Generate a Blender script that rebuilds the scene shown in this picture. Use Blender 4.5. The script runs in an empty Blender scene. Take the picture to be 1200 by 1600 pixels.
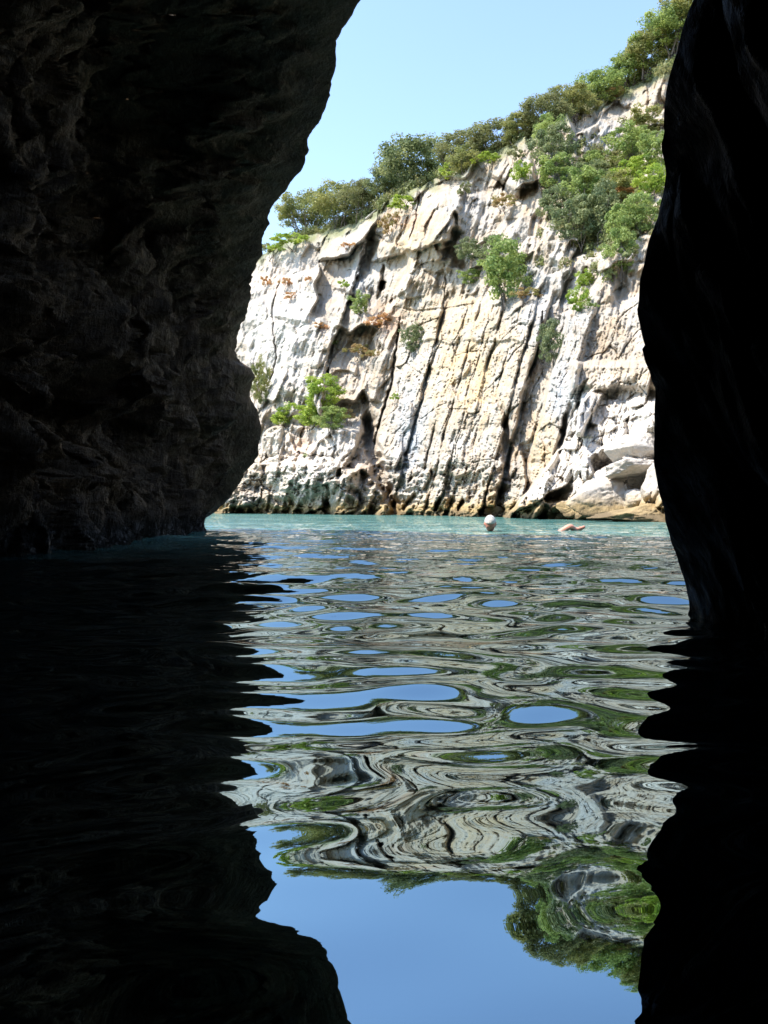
import bpy, math, random
import numpy as np
from mathutils import Vector, Matrix

# ------------------------------------------------------------------ camera, sky, sun
SC = bpy.context.scene
COL = SC.collection
CAM_H = 0.32
F = 1202.0            # focal length in photo pixels (1200 x 1600)
UC, VC = 600.0, 795.0 # principal column, horizon row
cam_d = bpy.data.cameras.new('camera')
cam = bpy.data.objects.new('camera', cam_d); COL.objects.link(cam)
cam.location = (0, 0, CAM_H)
cam.rotation_euler = (math.radians(90), 0, 0)
cam_d.sensor_fit = 'VERTICAL'; cam_d.sensor_height = 36.0
cam_d.lens = F / 1600 * 36.0
cam_d.shift_y = -(800 - VC) / 1600
cam_d.clip_start = 0.02; cam_d.clip_end = 2000
SC.camera = cam

SUN_EL = math.radians(57)
SUN_AZ = math.atan2(-0.98, -0.16)        # atan2(x, y): clockwise from +Y
sun_dir = Vector((math.sin(SUN_AZ) * math.cos(SUN_EL), math.cos(SUN_AZ) * math.cos(SUN_EL), math.sin(SUN_EL)))
W = bpy.data.worlds.new('World'); SC.world = W; W.use_nodes = True
wn = W.node_tree.nodes; wl = W.node_tree.links
sky = wn.new('ShaderNodeTexSky'); sky.sky_type = 'NISHITA'; sky.sun_disc = False
sky.sun_elevation = SUN_EL; sky.sun_rotation = SUN_AZ
sky.air_density = 1.0; sky.dust_density = 0.4; sky.ozone_density = 0.5
wl.new(sky.outputs[0], wn['Background'].inputs[0]); wn['Background'].inputs[1].default_value = 0.15
sd = bpy.data.lights.new('sun', 'SUN'); sd.energy = 2.9; sd.angle = math.radians(0.5); sd.color = (1.0, 0.94, 0.85)
sun = bpy.data.objects.new('sun', sd); COL.objects.link(sun)
sun.rotation_euler = sun_dir.to_track_quat('Z', 'Y').to_euler()
SC.view_settings.view_transform = 'Standard'; SC.view_settings.look = 'None'
SC.view_settings.exposure = 1.5; SC.view_settings.gamma = 1.0
SC.render.engine = 'CYCLES'
SC.cycles.max_bounces = 6; SC.cycles.diffuse_bounces = 4; SC.cycles.glossy_bounces = 4
SC.cycles.caustics_reflective = False; SC.cycles.caustics_refractive = False
SC.cycles.use_denoising = True

# ------------------------------------------------------------------ noise
def _h(ix, iy, iz, seed):
    n = (ix.astype(np.int64) * 374761393 + iy.astype(np.int64) * 668265263 + iz.astype(np.int64) * 2147483647 + seed * 1274126177) & 0xffffffff
    n = ((n ^ (n >> 13)) * 1274126177) & 0xffffffff
    n = ((n ^ (n >> 16)) * 2246822519) & 0xffffffff
    return (n ^ (n >> 15)) & 0xffffffff
def rnd(ix, iy, iz, seed): return _h(ix, iy, iz, seed) / 4294967295.0
def vnoise(x, y, z, seed=0):
    x, y, z = np.broadcast_arrays(np.asarray(x, float), np.asarray(y, float), np.asarray(z, float))
    fx, fy, fz = np.floor(x), np.floor(y), np.floor(z)
    dx, dy, dz = x - fx, y - fy, z - fz
    ux, uy, uz = [t * t * t * (t * (t * 6 - 15) + 10) for t in (dx, dy, dz)]
    def g(i, j, k):
        h = _h(fx + i, fy + j, fz + k, seed)
        a = (h & 0xffff) / 65535.0 * 6.2831853; c = ((h >> 16) & 0xffff) / 32767.5 - 1; s = np.sqrt(np.maximum(0, 1 - c * c))
        return np.cos(a) * s * (dx - i) + np.sin(a) * s * (dy - j) + c * (dz - k)
    def L(a, b, t): return a + (b - a) * t
    return 1.6 * L(L(L(g(0,0,0), g(1,0,0), ux), L(g(0,1,0), g(1,1,0), ux), uy),
                   L(L(g(0,0,1), g(1,0,1), ux), L(g(0,1,1), g(1,1,1), ux), uy), uz)
def fbm(x, y, z, oct=4, seed=0, gain=0.5, ridged=False):
    s = 0; a = 1.0; f = 1.0
    for o in range(oct):
        n = vnoise(x * f, y * f, z * f, seed + o * 17)
        s = s + a * ((1 - 2 * np.abs(n)) if ridged else n)
        a *= gain; f *= 2.03
    return s
def facet(x, y, seed, tilt=1.0, soft=0.0):
    """blocky rock: Voronoi cells, each with its own offset and tilt; returns (height, distance to cell border)"""
    fx, fy = np.floor(x), np.floor(y)
    d1 = np.full(x.shape, 9.0); d2 = np.full(x.shape, 9.0); hh = np.zeros(x.shape); h2 = np.zeros(x.shape)
    for i in (-1, 0, 1):
        for j in (-1, 0, 1):
            cx, cy = fx + i, fy + j; z = np.zeros_like(cx)
            px = cx + 0.1 + 0.8 * rnd(cx, cy, z, seed); py = cy + 0.1 + 0.8 * rnd(cx, cy, z + 1, seed)
            ex, ey = x - px, y - py
            d = np.sqrt(ex * ex + ey * ey)
            h = (rnd(cx, cy, z + 2, seed) - 0.5) + tilt * ((rnd(cx, cy, z + 3, seed) - 0.5) * 2 * ex + (rnd(cx, cy, z + 4, seed) - 0.5) * 2 * ey)
            m = d < d1
            m2 = (~m) & (d < d2); h2 = np.where(m, hh, np.where(m2, h, h2))
            d2 = np.where(m, d1, np.minimum(d2, d)); hh = np.where(m, h, hh); d1 = np.where(m, d, d1)
    if soft > 0:
        k = 0.5 + 0.5 * ss(0, soft, d2 - d1); hh = hh * k + h2 * (1 - k)
    return hh, d2 - d1
def ss(a, b, x):
    t = np.clip((x - a) / (b - a), 0, 1); return t * t * (3 - 2 * t)
def polydist(u, v, pts):
    """distance to a polyline and parameter 0..1 along it"""
    best = np.full(np.shape(u), 1e9); par = np.zeros(np.shape(u)); side = np.zeros(np.shape(u))
    n = len(pts) - 1
    for k in range(n):
        (x0, y0), (x1, y1) = pts[k], pts[k + 1]
        dx, dy = x1 - x0, y1 - y0; L2 = dx * dx + dy * dy
        t = np.clip(((u - x0) * dx + (v - y0) * dy) / L2, 0, 1)
        d = np.hypot(u - x0 - t * dx, v - y0 - t * dy)
        m = d < best
        side = np.where(m, np.sign((u - x0) * dy - (v - y0) * dx), side)
        par = np.where(m, (k + t) / n, par); best = np.where(m, d, best)
    return best, par, side

# ------------------------------------------------------------------ object helpers
def make_mesh(name, V, Fc, smooth=True):
    me = bpy.data.meshes.new(name)
    V = np.asarray(V, np.float32); Fc = np.asarray(Fc, np.int32)
    me.vertices.add(len(V)); me.vertices.foreach_set('co', V.ravel())
    k = Fc.shape[1]
    me.loops.add(Fc.size); me.loops.foreach_set('vertex_index', Fc.ravel())
    me.polygons.add(len(Fc)); me.polygons.foreach_set('loop_start', np.arange(0, Fc.size, k, dtype=np.int32))
    me.polygons.foreach_set('loop_total', np.full(len(Fc), k, np.int32))
    me.polygons.foreach_set('use_smooth', np.full(len(Fc), smooth))
    me.update(calc_edges=True); me.validate()
    return me
def grid_faces(nr, nc, flip=False):
    i = np.arange(nr - 1)[:, None] * nc + np.arange(nc - 1)[None, :]
    f = np.stack([i, i + 1, i + nc + 1, i + nc], -1).reshape(-1, 4)
    return f[:, ::-1] if flip else f
def link(name, me, mat=None, parent=None):
    o = bpy.data.objects.new(name, me); COL.objects.link(o)
    if mat: me.materials.append(mat)
    if parent: o.parent = parent
    return o
def tag(o, label, cat, group=None):
    o['label'] = label; o['category'] = cat
    if group: o['group'] = group
    return o
def structure(o): o['kind'] = 'structure'; return o
def fattr(me, name, vals):
    a = me.attributes.new(name, 'FLOAT', 'POINT'); a.data.foreach_set('value', np.asarray(vals, np.float32).ravel())

# ------------------------------------------------------------------ materials
class NT:
    def __init__(s, name):
        s.m = bpy.data.materials.new(name); s.m.use_nodes = True
        s.t = s.m.node_tree; s.t.nodes.clear()
        s.out = s.n('ShaderNodeOutputMaterial')
    def n(s, k, **kw):
        nd = s.t.nodes.new(k)
        for a, b in kw.items(): setattr(nd, a, b)
        return nd
    def put(s, nd, i, val):
        if isinstance(val, bpy.types.NodeSocket): s.t.links.new(val, nd.inputs[i])
        elif val is not None:
            if isinstance(val, tuple) and len(val) == 3 and nd.inputs[i].type == 'RGBA': val = (*val, 1)
            nd.inputs[i].default_value = val
    def pos(s): return s.n('ShaderNodeNewGeometry').outputs['Position']
    def mapp(s, v, sc, rot=(0,0,0)):
        if any(rot):
            r = s.n('ShaderNodeMapping'); s.put(r, 0, v); r.inputs['Rotation'].default_value = rot; v = r.outputs[0]
        m = s.n('ShaderNodeMapping'); s.put(m, 0, v); m.inputs['Scale'].default_value = sc
        return m.outputs[0]
    def noise(s, v, sc, det=4, rough=0.55, dist=0.0):
        t = s.n('ShaderNodeTexNoise'); s.put(t, 'Vector', v); t.inputs['Scale'].default_value = sc
        t.inputs['Detail'].default_value = det; t.inputs['Roughness'].default_value = rough; t.inputs['Distortion'].default_value = dist
        return t.outputs[0]
    def ramp(s, v, a, b):
        m = s.n('ShaderNodeMapRange'); m.clamp = True; s.put(m, 0, v); m.inputs[1].default_value = a; m.inputs[2].default_value = b
        return m.outputs[0]
    def mix(s, f, a, b):
        m = s.n('ShaderNodeMix', data_type='RGBA'); s.put(m, 0, f); s.put(m, 6, a); s.put(m, 7, b); return m.outputs[2]
    def math(s, op, a, b=None):
        m = s.n('ShaderNodeMath', operation=op); s.put(m, 0, a)
        if b is not None: s.put(m, 1, b)
        return m.outputs[0]
    def attr(s, n): return s.n('ShaderNodeAttribute', attribute_name=n).outputs['Fac']
    def bump(s, h, dist, strength=1.0):
        b = s.n('ShaderNodeBump'); s.put(b, 'Height', h); b.inputs['Distance'].default_value = dist; b.inputs['Strength'].default_value = strength
        return b.outputs[0]
    def sepz(s, v): 
        x = s.n('ShaderNodeSeparateXYZ'); s.put(x, 0, v); return x.outputs
    def principled(s, col, rough=0.9, normal=None, spec=0.3, **kw):
        p = s.n('ShaderNodeBsdfPrincipled'); s.put(p, 'Base Color', col); s.put(p, 'Roughness', rough)
        p.inputs['Specular IOR Level'].default_value = spec
        if normal: s.put(p, 'Normal', normal)
        for k, v in kw.items(): s.put(p, k, v)
        s.t.links.new(p.outputs[0], s.out.inputs[0]); return p

def cliff_material(name, boulder=False):
    t = NT(name); P = t.pos()
    LEAN = (0, math.radians(-15), 0)
    stre = t.noise(t.mapp(P, (1.6, 0.8, 0.12), LEAN), 1.6, 7, 0.62, 0.4)     # streaks along the steep beds
    big = t.noise(P, 0.22, 4, 0.6, 0.6)
    mid = t.noise(P, 1.1, 7, 0.65, 0.3)
    fine = t.noise(P, 7.0, 7, 0.7)
    c = t.mix(t.ramp(big, 0.38, 0.62), (0.40, 0.355, 0.295), (0.49, 0.445, 0.38))
    c = t.mix(t.math('MULTIPLY', t.ramp(mid, 0.42, 0.62), 0.8), c, (0.42, 0.31, 0.20))      # tan weathering
    c = t.mix(t.math('MULTIPLY', t.ramp(stre, 0.50, 0.70), 0.55), c, (0.27, 0.26, 0.245))      # grey runoff streaks
    if not boulder:
        c = t.mix(t.math('MULTIPLY', t.attr('warm'), t.math('MULTIPLY', t.ramp(t.math('ADD', t.math('MULTIPLY', mid, .6), t.math('MULTIPLY', stre, .4)), 0.38, 0.58), 0.85)), c, (0.55, 0.40, 0.22))
        c = t.mix(t.math('MULTIPLY', t.attr('cool'), t.ramp(stre, 0.30, 0.60)), c, (0.37, 0.40, 0.43))  # blue-grey slabs, plus broad shadow tones painted into the rock colour
        c = t.mix(t.math('MULTIPLY', t.attr('pale'), 0.85), c, (0.64, 0.59, 0.52))
        c = t.mix(t.math('MULTIPLY', t.attr('rust'), t.ramp(fine, 0.35, 0.6)), c, (0.48, 0.24, 0.12))
        c = t.mix(t.math('MULTIPLY', t.attr('green'), 0.9), c, (0.13, 0.17, 0.045))
    else:
        c = t.mix(0.6, c, (0.62, 0.57, 0.51))
    lich = t.noise(P, 3.6, 8, 0.75, 0.5)
    c = t.mix(t.math('MULTIPLY', t.ramp(lich, 0.56, 0.66), 0.55), c, (0.19, 0.175, 0.155))     # dark lichen speckle
    c = t.mix(t.math('MULTIPLY', t.ramp(fine, 0.55, 0.75), 0.35), c, (0.70, 0.66, 0.60))
    z = t.sepz(P)[2]
    zz = t.math('ADD', z, t.math('MULTIPLY', mid, -0.9))
    c = t.mix(t.math('MULTIPLY', t.ramp(zz, 0.35, -0.05), 0.85), c, (0.36, 0.25, 0.10))        # ochre splash zone
    c = t.mix(t.math('MULTIPLY', t.ramp(zz, -0.16, -0.30), 0.75), c, (0.12, 0.09, 0.055))      # wet dark tide line
    h = t.math('ADD', t.math('MULTIPLY', t.noise(P, 2.6, 9, 0.68, 0.3), 1.0), t.math('MULTIPLY', t.noise(t.mapp(P, (2.2, 1.2, 0.35), LEAN), 3.0, 6, 0.65), 0.8))
    t.principled(c, 0.92, t.bump(h, 0.30, 0.45), 0.2)
    return t.m
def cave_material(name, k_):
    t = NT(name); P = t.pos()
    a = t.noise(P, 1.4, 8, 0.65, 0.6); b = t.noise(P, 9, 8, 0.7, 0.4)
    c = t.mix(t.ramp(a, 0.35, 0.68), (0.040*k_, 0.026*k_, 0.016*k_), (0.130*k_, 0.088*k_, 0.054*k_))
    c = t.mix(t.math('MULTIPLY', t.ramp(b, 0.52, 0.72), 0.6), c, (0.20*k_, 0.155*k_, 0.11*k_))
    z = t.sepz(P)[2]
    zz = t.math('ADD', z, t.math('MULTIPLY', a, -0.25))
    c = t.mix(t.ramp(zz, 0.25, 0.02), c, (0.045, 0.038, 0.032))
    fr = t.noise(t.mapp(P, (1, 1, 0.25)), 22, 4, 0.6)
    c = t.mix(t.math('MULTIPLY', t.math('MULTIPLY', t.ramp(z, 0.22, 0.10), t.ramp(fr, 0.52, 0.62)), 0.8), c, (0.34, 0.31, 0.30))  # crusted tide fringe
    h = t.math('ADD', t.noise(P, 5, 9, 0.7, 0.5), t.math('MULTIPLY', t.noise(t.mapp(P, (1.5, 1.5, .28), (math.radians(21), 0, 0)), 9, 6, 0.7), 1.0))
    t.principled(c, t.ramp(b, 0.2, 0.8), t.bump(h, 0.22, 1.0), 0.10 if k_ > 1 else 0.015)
    return t.m
def leaf_material(name, cols, gloss=0.45):
    t = NT(name)
    g = t.n('ShaderNodeNewGeometry'); r = g.outputs['Random Per Island']
    oi = t.n('ShaderNodeObjectInfo').outputs['Random']
    cl = t.attr('clump')
    c = t.mix(t.math('FRACT', t.math('ADD', r, oi)), cols[0], cols[1])
    c = t.mix(t.ramp(cl, 0.25, 0.95), c, cols[2])
    d = t.n('ShaderNodeBsdfPrincipled'); t.put(d, 'Base Color', c); d.inputs['Roughness'].default_value = gloss; d.inputs['Specular IOR Level'].default_value = 0.3
    tr = t.n('ShaderNodeBsdfTranslucent'); t.put(tr, 0, c)
    mx = t.n('ShaderNodeMixShader'); mx.inputs[0].default_value = 0.45
    t.t.links.new(d.outputs[0], mx.inputs[1]); t.t.links.new(tr.outputs[0], mx.inputs[2]); t.t.links.new(mx.outputs[0], t.out.inputs[0])
    return t.m
M_CLIFF = cliff_material('limestone'); M_BOULDER = cliff_material('boulder_limestone', True); M_CAVE = cave_material('cave_rock', 1.9); M_CAVE_DARK = cave_material('shaded_cave_rock', 0.13)  # dark cave copy: the right wall's deep shade is put into its colour
def bark_material(name, a, b):
    t = NT(name); n = t.noise(t.mapp(t.pos(), (6, 6, 1.2)), 4, 6)
    t.principled(t.mix(n, a, b), 0.9, t.bump(n, 0.05)); return t.m
M_BARK = bark_material('bark', (0.09, 0.07, 0.055), (0.22, 0.19, 0.16))
M_DEAD = bark_material('dead_wood', (0.38, 0.34, 0.30), (0.55, 0.51, 0.46))
LEAF = {
 'olive': leaf_material('olive_leaf', [(0.152, 0.187, 0.062), (0.285, 0.305, 0.107), (0.393, 0.376, 0.125)]),
 'dark':  leaf_material('dark_leaf',  [(0.109, 0.152, 0.071), (0.205, 0.250, 0.107), (0.313, 0.340, 0.152)]),
 'green': leaf_material('green_leaf', [(0.152, 0.232, 0.071), (0.283, 0.376, 0.107), (0.415, 0.483, 0.143)]),
 'bright':leaf_material('bright_leaf',[(0.186, 0.301, 0.043), (0.330, 0.443, 0.065), (0.443, 0.528, 0.086)]),
 'dry':   leaf_material('dry_leaf',   [(0.356, 0.250, 0.116), (0.500, 0.356, 0.160), (0.305, 0.305, 0.107)]),
 'brown': leaf_material('brown_leaf', [(0.172, 0.184, 0.081), (0.276, 0.270, 0.115), (0.265, 0.287, 0.115)]),
 'scrub': leaf_material('scrub_leaf', [(0.138, 0.172, 0.063), (0.253, 0.287, 0.103), (0.299, 0.287, 0.127)]),
 'rust':  leaf_material('rust_leaf',  [(0.590, 0.285, 0.125), (0.643, 0.412, 0.197), (0.447, 0.305, 0.125)]),
}

# ------------------------------------------------------------------ sea
def build_sea():
    ys = [-7.0, -4, -2.5, -1.5, -0.8, -0.3, 0.0, 0.15, 0.25]
    y = 0.3
    while y < 70:
        ys.append(y); y += min(0.006 + 0.0035 * y + 0.0009 * y * y, 0.9)
    ys += [80, 100, 140, 200, 320, 500, 900]
    xs = [0.0]; x = 0
    while x < 30:
        x += 0.011 + 0.0016 * x * x if x < 3 else 0.026 + 0.05 * (x - 3)
        xs.append(x)
    xs += [45, 80, 160, 400, 900]
    xs = np.array(sorted([-a for a in xs[1:]] + xs)); ys = np.array(ys)
    X, Y = np.meshgrid(xs, ys)
    DX = np.gradient(xs)[None, :] + 0 * Y; DY = np.gradient(ys)[:, None] + 0 * X
    rs = np.random.RandomState(11)
    Z = np.zeros_like(X)
    # calm close to the camera, livelier towards the open water
    live = 0.50 + 0.68 * ss(0.55, 1.0, Y) + 0.45 * ss(1.3, 2.6, Y) + 0.35 * ss(6, 12, Y)
    for k in range(120):
        lam = 0.10 * (10.0 ** (rs.rand() ** 1.1))
        near = 1 - (1 - ss(0.5, 2.8, Y)) * ss(0.17, 0.38, lam) * 0.85
        th = rs.normal(0, 0.40)
        kx, ky = 2 * math.pi / lam * math.sin(th), 2 * math.pi / lam * math.cos(th)
        slope = 0.0120 * (1 + 0.25 * ss(2, 6, Y)) * (1.0 if lam < 0.45 else (0.45 / lam) ** 0.5) * (0.55 if lam < 0.14 else 1)
        amp = slope * lam / (2 * math.pi)
        fade = ss(0.45, 0.22, np.maximum(DX * abs(math.sin(th)), DY * abs(math.cos(th))) / lam)
        # gentle wandering of the crests so nothing repeats
        Z += near * amp * fade * live * np.sin(kx * X + ky * Y + rs.rand() * 6.283 + 1.2 * np.sin(X * 0.7 / (lam + .2) * 0.35 + rs.rand() * 6) )
    # one low swell running in from the cove
    L_ = 1.05; ph_ = 2 * math.pi * (Y - 0.80 - 0.06 * np.sin(X * 1.7 + .6) + 0.05 * X) / L_
    Z += -0.055 * L_ / (2 * math.pi) * np.sin(ph_) * ss(3.2, 1.4, Y) * ss(0.2, 0.5, Y)
    Z *= ss(300, 60, np.hypot(X, Y))
    V = np.stack([X, Y, Z], -1).reshape(-1, 3)
    me = make_mesh('sea', V, grid_faces(len(ys), len(xs)))
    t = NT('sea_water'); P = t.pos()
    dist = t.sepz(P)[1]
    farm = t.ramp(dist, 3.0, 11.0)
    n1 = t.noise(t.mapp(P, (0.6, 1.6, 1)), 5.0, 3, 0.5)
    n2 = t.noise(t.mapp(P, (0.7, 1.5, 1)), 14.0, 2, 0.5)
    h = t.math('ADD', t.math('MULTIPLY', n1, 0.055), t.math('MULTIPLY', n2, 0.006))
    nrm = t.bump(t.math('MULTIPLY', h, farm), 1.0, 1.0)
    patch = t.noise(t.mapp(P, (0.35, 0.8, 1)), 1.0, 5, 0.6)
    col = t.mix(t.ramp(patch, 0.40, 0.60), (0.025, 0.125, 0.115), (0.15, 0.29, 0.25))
    col = t.mix(t.ramp(t.math('ADD', dist, t.math('MULTIPLY', patch, 2.0)), 5.5, 9.5), (0.001, 0.007, 0.009), col)     # cave shade painted into the body colour: near black inside, turquoise outside
    # water body (light scattered back from below) under a Fresnel mirror
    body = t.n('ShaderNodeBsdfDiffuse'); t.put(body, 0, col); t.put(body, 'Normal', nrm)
    gl = t.n('ShaderNodeBsdfGlossy'); gl.inputs['Roughness'].default_value = 0.0; t.put(gl, 'Normal', nrm); pass
    fr = t.n('ShaderNodeFresnel'); fr.inputs['IOR'].default_value = 5.2; t.put(fr, 'Normal', nrm)
    t.put(gl, 0, t.mix(t.ramp(fr.outputs[0], 0.485, 0.56), (0.70, 0.915, 1.0), (1.0, 0.97, 0.93)))
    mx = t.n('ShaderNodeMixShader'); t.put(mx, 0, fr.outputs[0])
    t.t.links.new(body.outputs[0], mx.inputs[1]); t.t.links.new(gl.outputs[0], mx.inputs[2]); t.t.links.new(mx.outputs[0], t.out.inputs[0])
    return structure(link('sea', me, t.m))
build_sea()

# ------------------------------------------------------------------ the sunlit cliff across the water
def world(u, v, Y): return np.stack([(u - UC) / F * Y, Y + 0 * u, CAM_H + (VC - v) / F * Y], -1)
BASE_U = [-400, 0, 340, 450, 600, 720, 840, 1030, 1250, 1600]
BASE_Y = [66, 64, 58, 51, 41, 33, 27.5, 21.5, 18, 15]
SKY_U = [-400, -100, 200, 340, 410, 450, 500, 560, 600, 650, 700, 750, 800, 850, 900, 950, 1000, 1045, 1100, 1300, 1600]
SKY_V = [640, 600, 520, 430, 396, 374, 363, 343, 318, 292, 268, 246, 226, 196, 165, 148, 128, 108, 84, 0, -60]
def cliff_relief(u, v):
    """metres towards the camera at 40 m; u, v are bearings (photo px)"""
    a = u + 0.27 * (v - 800); w = vnoise(u / 60, v / 60, 0, 3)
    wa = a + 5 * vnoise(u / 45, v / 60, 1, 5) + 2.0 * vnoise(u / 12, v / 16, 1, 6)
    # steep leaning beds in the middle
    sa = [480, 540, 552, 554.5, 557, 562, 585, 606, 608, 610, 614, 640, 643, 646, 660, 662, 664, 667, 682, 684, 686, 697, 699, 701, 704, 724, 726, 728, 748, 750.5, 753, 765, 768, 772, 800, 806, 812, 840, 846, 852, 900, 1100]
    sh = [0, .5, .5, -.6, -.6, .0, .3, .5, -.7, -.5, .0, .15, -.1, .2, .5, -.3, .3, .7, .75, .5, .8, 1.0, -.1, .3, .9, 1.0, .7, 1.1, 1.5, .3, .8, 1.0, -.7, -1.2, -1.0, .6, 1.3, 1.5, .3, .0, .0, 0]
    wa2 = a + 2.6 * vnoise(u / 50, v / 90, 1, 5) + 1.0 * vnoise(u / 9, v / 14, 1, 6)
    zone = ss(455, 495, v + 20 * w) * ss(545, 565, a)
    cpos = np.array([555.5, 609, 644.5, 663, 684, 700, 726, 751, 770]); cdep = np.array([.6, .8, .4, .6, .35, .75, .4, .8, .9]); cw = np.array([1.7, 1.7, 1.0, 1.4, .9, 1.5, 1.0, 1.6, 2.6])
    cb = np.interp(wa2, [480, 540, 556, 585, 608, 611, 640, 644, 662, 664, 684, 700, 702, 726, 727, 750, 752, 768, 773, 802, 808, 840, 848, 900, 1100], [0, .5, .4, .3, .5, -.2, .15, .0, .5, .5, .75, .9, .6, .95, 1.05, 1.4, .8, .9, -1.0, -.9, .8, 1.4, .2, 0, 0])
    cr = 0
    for k_, (c0, dp0, w0) in enumerate(zip(cpos, cdep, cw)):
        m0 = 0.15 + 1.05 * ss(-.35, .35, vnoise(v / 42, 0 * v + k_ * 3.7, 0, 66)); jit = 1.6 * vnoise(v / 26, 0 * v + k_ * 5.1, 0, 67)
        cr = cr + dp0 * m0 * np.exp(-((wa2 - c0 - jit) / (w0 * (0.5 + 0.8 * m0))) ** 2)
    beds = (cb - cr) * zone
    joint, je = facet(wa / 34, v / 80 + 0.4 * w, 21, 0.8)
    beds = beds + zone * (0.35 * joint - 0.25 * ss(0.05, 0.0, je))
    # upper and left blocky limestone
    q = 6 * vnoise(u / 30, v / 30, 2, 8)
    f1, e1 = facet((a + 1.8 * q) / 66, (v + 1.8 * q) / 100, 31, 1.6, .06)
    f2, e2 = facet((a + q * 1.1) / 26, (v - q * 1.1) / 42, 32, 1.7, .09)
    f3, e3 = facet((a + q * .6) / 9.5, (v + q * .6) / 14, 33, 1.7, .12)
    c1 = ss(-.15, .35, vnoise(u / 40, v / 40, 0, 36)); c2 = ss(-.05, .35, vnoise(u / 26, v / 26, 0, 37)); c3 = ss(0, .4, vnoise(u / 15, v / 15, 0, 38))
    blocks = 1.7 * f1 - 0.40 * c1 * c2 * ss(0.035, 0, e1) + 0.58 * f2 - 0.18 * c2 * c3 * ss(0.04, 0, e2) + c3 * (0.24 * f3 - 0.05 * ss(0.06, 0, e3)) + 0.30 * fbm(u / 30, v / 30, 4, 6, 39, .5) + 0.30 * (fbm(wa / 20, v / 130 + .2 * w, 2, 4, 40, .6, ridged=True) - .8)
    base_rough = ss(690, 745, v + 18 * w) * ss(880, 820, u)
    k = 1 - 0.78 * zone * (1 - base_rough)
    edge = np.interp(v, [560, 640, 680, 720, 760, 810], [893, 890, 884, 862, 832, 786]) + 4 * w
    lowright = ss(-3, 5, u - edge) * ss(560, 575, v)
    k = k * (1 - 0.7 * lowright)
    left = ss(520, 480, u - 0.2 * (500 - v)) * ss(620, 580, v)
    k = k * (1 - 0.35 * left)
    r = beds + k * blocks
    # flutes and grain along the beds, pitting
    r = r + 0.10 * fbm(wa / 7, v / 60, 3, 3, 41, ridged=True) * (0.4 + 0.9 * zone + 0.5 * lowright) + 0.16 * fbm(u / 16, v / 16, 5, 5, 44, 0.6) * (0.6 + base_rough - 0.3 * zone)
    r = r - 0.12 * ss(0.15, 0.5, fbm(u / 6.5, v / 11, 7, 3, 47, .7)) * (0.3 + zone)
    # undercut, broken foot of the beds
    r = r + base_rough * (0.5 * fbm(u / 22, v / 18, 9, 4, 51, ridged=True) - 0.3)
    # big forms
    def bump(cu, cv, su, sv, h): 
        return h * np.exp(-((u - cu) / su) ** 2 - ((v - cv) / sv) ** 2)
    r = r + bump(440, 480, 70, 130, 2.0) + bump(470, 730, 85, 60, 2.6) + bump(690, 345, 45, 50, 2.2) + bump(640, 450, 50, 50, .9) + bump(560, 735, 55, 40, 1.2)
    r = r + bump(800, 330, 60, 60, 1.0) + bump(880, 470, 80, 60, 1.0)
    # left massif ends in a right-facing edge, the panel beside it is set back under a jutting cap block; blocky foot
    jw = 5 * vnoise(u / 28, v / 28, 3, 75) + 2.0 * vnoise(u / 8, v / 8, 3, 76)
    el = np.interp(v, [330, 372, 420, 470, 540, 590, 660], [600, 574, 562, 546, 521, 508, 500])
    r = r + 1.5 * ss(2, -2, u + jw - el) * ss(672, 640, v) * ss(340, 380, v)
    er = np.interp(v, [380, 480, 600, 720], [640, 628, 612, 600])
    r = r - 0.7 * ss(-2, 3, u + jw - el) * ss(3, -3, u + jw - er) * ss(385, 400, v) * ss(700, 640, v)
    lowb = 392 - 0.22 * (u - 640) + 1.4 * jw
    r = r + 1.5 * ss(2, -2, v - lowb) * ss(578, 590, u + jw) * ss(714, 706, u + jw + 0.3 * (v - 350)) * ss(285, 305, v)
    lt = 662 + 0.10 * (u - 460) + 1.5 * jw
    fb1, fe1 = facet((u + 1.5 * jw) / 52, (v + 1.5 * jw) / 40, 77, 1.6, .06)
    fm = ss(-3, 3, v - lt) * ss(572, 556, u + jw)
    r = r + fm * (1.0 + 1.0 * fb1 - .35 * ss(.05, 0, fe1))
    lt2 = 722 + 1.5 * jw
    r = r + 0.8 * ss(-2, 3, v - lt2) * ss(612, 600, u + jw)
    # ledges: (row, from, to, step): everything above the row overhangs what is below
    shade = ss(532, 540, v + 9 * vnoise(u / 22, 0, 0, 61)) * ss(700, 560, v) * ss(655, 670, u) * ss(840, 815, u)
    r = r - 0.0 * shade
    ov = ss(600, 540, v) * ss(536, 531, v + 8 * vnoise(u / 30, 0, 0, 61)) * ss(650, 668, u) * ss(830, 800, u) * ss(455, 500, v)
    r = r + 0.35 * ov
    led = ss(893, 899, u) * (ss(562, 566, v + 2 * w) * ss(613, 600, v) * 1.1 + ss(600, 640, v) * 0.6)
    r = r + led
    r = r + lowright * (2.6 * ss(600, 800, v) + 1.1)
    g1, ge = facet((u + 0.45 * v) / 40 + .5 * w, (v - .2 * u) / 62 + .3 * w, 65, 1.8, .1)
    g2, ge2 = facet((u + 0.5 * v) / 17 + .5 * w, (v - .3 * u) / 24, 64, 1.6, .1)
    r = r + lowright * (1.5 * g1 - 0.30 * ss(.04, 0, ge) + 0.60 * g2 - .10 * ss(.05, 0, ge2)) * ss(570, 620, v)
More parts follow.
